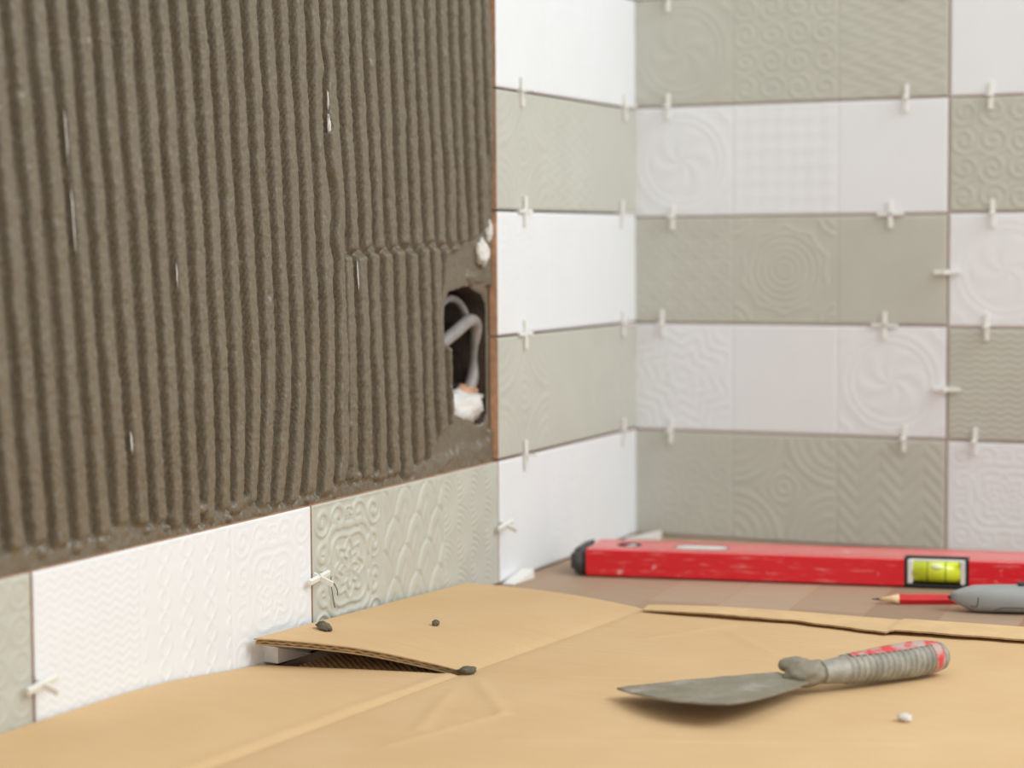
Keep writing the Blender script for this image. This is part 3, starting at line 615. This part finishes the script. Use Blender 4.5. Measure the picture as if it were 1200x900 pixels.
# ------------------------------------------------------------------ pencil
pd = Vector((0.0561, 0.0232, 0)).normalized(); PE = empty('pencil', (0.3027, -0.2800, 0.0), math.atan2(pd.y, pd.x)); tag(PE, 'red pencil with sharpened wooden tip in front of the spirit level', 'pencil')
pr_ = 0.0042; zc = pr_*0.90
def lathe(name, prof, mat, parent, seg=24, smooth=True, loc=(0, 0, 0), sq=None, rot=None):
    bm = bmesh.new(); rs = []
    for (xx, rr) in prof:
        rs.append([bm.verts.new((xx, rr*math.cos(tau*i/seg)*(sq[0] if sq else 1), rr*math.sin(tau*i/seg)*(sq[1] if sq else 1))) for i in range(seg)])
    for a, b in zip(rs, rs[1:]):
        for i in range(seg): bm.faces.new([a[i], a[(i+1) % seg], b[(i+1) % seg], b[i]])
    bm.faces.new(rs[0]); bm.faces.new(rs[-1]); o = bmobj(name, bm, mat, parent, smooth); o.location = loc
    if rot: o.rotation_euler = rot
    return o
lathe('shaft', [(0.0205, pr_), (0.165, pr_)], M['pencil_red'], PE, 6, False, (0, 0, zc))
lathe('sharpened_wood', [(0.0058, 0.0011), (0.014, 0.0024), (0.0206, pr_*0.96)], M['pencil_wood'], PE, 18, True, (0, 0, zc))
lathe('lead_tip', [(0.0, 0.0003), (0.003, 0.0007), (0.006, 0.00112)], M['lead'], PE, 14, True, (0, 0, zc))

# ------------------------------------------------------------------ grey utility knife
KN = empty('utility_knife', (0.3655, -0.2890, 0.0), math.radians(21)); tag(KN, 'grey plastic utility knife lying beside the red pencil', 'knife')
bm = bmesh.new(); prof = [(0.0, 0.0030, 0.0118), (0.004, 0.0052, 0.0114), (0.010, 0.0078, 0.0108), (0.018, 0.0104, 0.0102), (0.030, 0.0138, 0.0101), (0.05, 0.0172, 0.0102), (0.08, 0.0165, 0.0100), (0.11, 0.0150, 0.0100), (0.135, 0.0135, 0.0100), (0.148, 0.0105, 0.0100), (0.153, 0.0050, 0.0100)]
sg = 28; rs = []
for (xx, w, zc_) in prof:
    hgt = min(0.0100, w*0.95); ring_ = []
    for i in range(sg):
        a = tau*i/sg; cx, sx_ = math.cos(a), math.sin(a); ring_.append(bm.verts.new((xx, w*math.copysign(abs(cx)**0.75, cx), zc_+hgt*math.copysign(abs(sx_)**0.75, sx_))))
    rs.append(ring_)
for a, b in zip(rs, rs[1:]):
    for i in range(sg): bm.faces.new([a[i], a[(i+1) % sg], b[(i+1) % sg], b[i]])
bm.faces.new(rs[0]); bm.faces.new(rs[-1]); bmobj('handle', bm, M['knife_grey'], KN, True)
def onknife(xx, zrel):   # point on the near side of the handle
    w = np.interp(xx, [p[0] for p in prof], [p[1] for p in prof]); zc_ = np.interp(xx, [p[0] for p in prof], [p[2] for p in prof]); hg = min(0.01, w*0.95)
    s_ = max(-0.98, min(0.98, zrel)); sx_ = abs(s_)**(1/0.75); cx = math.sqrt(1-sx_*sx_); return (xx, -w*cx**0.75-0.00005, zc_+hg*s_)
tube('seam', [onknife(a, b) for a, b in smoothpath([(0.0135, -0.56), (0.0175, -0.50), (0.0185, -0.15), (0.0188, 0.25)], 16)], 0.00032, M['knife_dark'], KN, 6)
tube('seam', [onknife(a, b) for a, b in smoothpath([(0.030, -0.72), (0.034, -0.58), (0.038, -0.46), (0.06, -0.46), (0.10, -0.46), (0.135, -0.46)], 30)], 0.00032, M['knife_dark'], KN, 6)
bm = bmesh.new(); box(bm, (0.050, -0.004, 0.0190), (0.075, 0.004, 0.0225), 0.0012); bmobj('slide_button', bm, M['knife_dark'], KN)
bm = bmesh.new(); box(bm, (-0.002, -0.0028, 0.0098), (0.004, 0.0028, 0.0120), 0.0005); bmobj('blade_slot', bm, M['knife_dark'], KN)

# ------------------------------------------------------------------ putty knife
PK = empty('putty_knife', (0.345, -0.62, 0.0056)); tag(PK, 'putty knife with mortar-caked blade and ribbed grey and red handle on the cardboard', 'putty knife')
po = Vector((0.345, -0.62, 0.0056))
A_ = [np.array(p) for p in ((0.2512, -0.6813, 0.0120), (0.3318, -0.7392, 0.0208), (0.3345, -0.6250, 0.0175), (0.3567, -0.6344, 0.0148))]  # far corner, near corner, neck far, neck near
nu, nv = 50, 30; u = np.linspace(0, 1, nu); v = np.linspace(0, 1, nv); U, Vv = np.meshgrid(u, v, indexing='ij')   # u blade edge -> neck, v far -> near
nar = U**1.25
Pf = A_[0]*(1-U[..., None])+A_[2]*U[..., None]; Pn = A_[1]*(1-U[..., None])+A_[3]*U[..., None]
mid = (Pf+Pn)/2; half = (Pn-Pf)/2
wdt = 1+0.10*np.sin(np.pi*np.clip(U, 0, 1))-0.25*np.clip((0.10-U)/0.10, 0, 1)**2*0
T = mid+half*wdt[..., None]*(2*Vv[..., None]-1)
ax_ = (A_[0]+A_[1]-A_[2]-A_[3]); ax_ /= np.linalg.norm(ax_)
T += ax_*(0.006*(1-(2*Vv-1)**2)*(1-U))[..., None]
T -= ax_*(0.010*np.clip((Vv-0.62)/0.38, 0, 1)**2.2*np.clip(1-U*1.6, 0, 1))[..., None]
T[..., 2] -= 0.0012*np.sin(np.pi*U)*Vv
T += 0.0004*(vnoise(U, Vv, 12, 9, 60)[..., None]-0.5)*np.array([0, 0, 1.0])
T = T.reshape(-1, 3)-np.array(po); B = T-np.array([0, 0, 0.0011]); n0 = len(T)
per = np.r_[np.arange(nu)*nv, (nu-1)*nv+np.arange(1, nv), np.arange(nu-2, -1, -1)*nv+nv-1, np.arange(nv-2, 0, -1)]; k = len(per); i = np.arange(k); j = (i+1) % k
Fa = np.concatenate([gridF(nu, nv, 0), gridF(nu, nv, n0, True), np.stack([per[j], per[i], n0+per[i], n0+per[j]], -1)])
if np.cross(T[Fa[0][1]]-T[Fa[0][0]], T[Fa[0][3]]-T[Fa[0][0]])[2] < 0: Fa = Fa[:, ::-1]
link('blade', npmesh('blade', np.concatenate([T, B]), Fa, np.r_[np.ones(2*(nu-1)*(nv-1), bool), np.zeros(k, bool)]), M['blade'], PK)
h0 = Vector((0.3590, -0.6165, 0.0172)); h1 = Vector((0.4150, -0.5380, 0.0176)); hd = (h1-h0); HLn = hd.length; q = hd.to_track_quat('X', 'Z')
hroot = h0-po
def hpart(name, prof, mat, seg=32, sq=(1.0, 0.92)):
    o = lathe(name, prof, mat, PK, seg, True, hroot, sq); o.rotation_mode = 'QUATERNION'; o.rotation_quaternion = q; return o
R0 = lambda t: np.interp(t, [0, 0.10, 0.25, 0.5, 0.75, 0.9, 1.0], [0.0078, 0.0088, 0.0098, 0.0112, 0.0118, 0.0112, 0.0090])
pf = []
for t in np.linspace(0.0, 0.86, 150):
    rb = 0.0010*max(0, math.sin(tau*t*HLn/0.0044))**0.6*(1 if 0.16 < t < 0.84 else 0); pf.append((t*HLn, R0(t)-0.0004+rb))
hpart('handle_grip', pf, M['grip'])
hpart('end_ring', [(0.855*HLn, R0(0.855)-0.0002), (0.87*HLn, R0(0.87)+0.0003), (0.93*HLn, R0(0.93)+0.0003), (0.945*HLn, R0(0.945)-0.0001)], M['grip_red'])
hpart('end_cap', [(0.94*HLn, R0(0.94)), (0.98*HLn, R0(0.97)), (1.005*HLn, 0.0075), (1.012*HLn, 0.004)], M['grip'])
# red inlay along the top of the handle
V = []; Fs = []; nA, nB = 40, 9
for ia in range(nA):
    t = lerp(0.22, 0.86, ia/(nA-1)); wd_ = 0.62*math.sin(math.pi*min(1, (ia+1.5)/nA*0.72+0.05))**0.6
    for ib in range(nB):
        an = math.radians(98)+wd_*(ib/(nB-1)-0.5)*1.6; rr = R0(t)+0.0010-0.0006*abs(ib/(nB-1)-0.5)*2
        V.append((t*HLn, rr*math.cos(an), rr*math.sin(an)*0.92))
inl = link('red_inlay', npmesh('red_inlay', V, gridF(nA, nB), np.ones((nA-1)*(nB-1), bool)), M['grip_red'], PK); inl.location = hroot; inl.rotation_mode = 'QUATERNION'; inl.rotation_quaternion = q
bol = lump('bolster', (0, 0, 0), (0.0160, 0.0098, 0.0082), M['blade'], PK, 21, 4, 0.09, math.atan2(hd.y, hd.x)); bol.location = Vector((0.3520, -0.6215, 0.0172))-po
m2 = lump('mortar_cake', (0, 0, 0), (0.0105, 0.0085, 0.0050), M['blade'], PK, 25, 4, 0.09, 0.6); m2.location = Vector((0.3425, -0.6160, 0.0205))-po

# ------------------------------------------------------------------ crumbs and bristles
def crumb(c, r, seed, label, rot=0, mat='crumb'):
    o = lump('mortar_crumb', c, r, M[mat], None, seed, 3, 0.3, rot); tag(o, label, 'crumb', 'mortar crumbs on the cardboard'); return o
crumb((0.0256, -0.6409, 0.0254), (0.0088, 0.0040, 0.0032), 71, 'long dark mortar crumb on the raised cardboard flap', -0.6)
crumb((0.0725, -0.5690, 0.0188), (0.0026, 0.0024, 0.0021), 72, 'small round dark mortar crumb in the middle of the raised flap')
crumb((0.1380, -0.6545, 0.0080), (0.0058, 0.0040, 0.0026), 73, 'dark mortar crumb at the near end of the cardboard fold', 0.4)
crumb((0.4235, -0.6695, 0.0072), (0.0040, 0.0034, 0.0022), 74, 'pale plaster crumb on the cardboard in front of the putty knife', 0.2, 'plaster')
def bristle(pts, label):
    o = tube('bristle', smoothpath(pts, 14), 0.00035, M['bristle'], None, 6); tag(o, label, 'bristle', 'dark bristles on the scrolled tile')
bristle([(0.0020, -0.5895, 0.0500), (0.0026, -0.5905, 0.0440), (0.0014, -0.5840, 0.0270)], 'longer dark bristle hanging below the spacer on the scrolled green tile')
bristle([(0.0012, -0.5840, 0.0440), (0.0018, -0.5810, 0.0390), (0.0012, -0.5795, 0.0350)], 'shorter dark bristle stuck to the scrolled green tile')
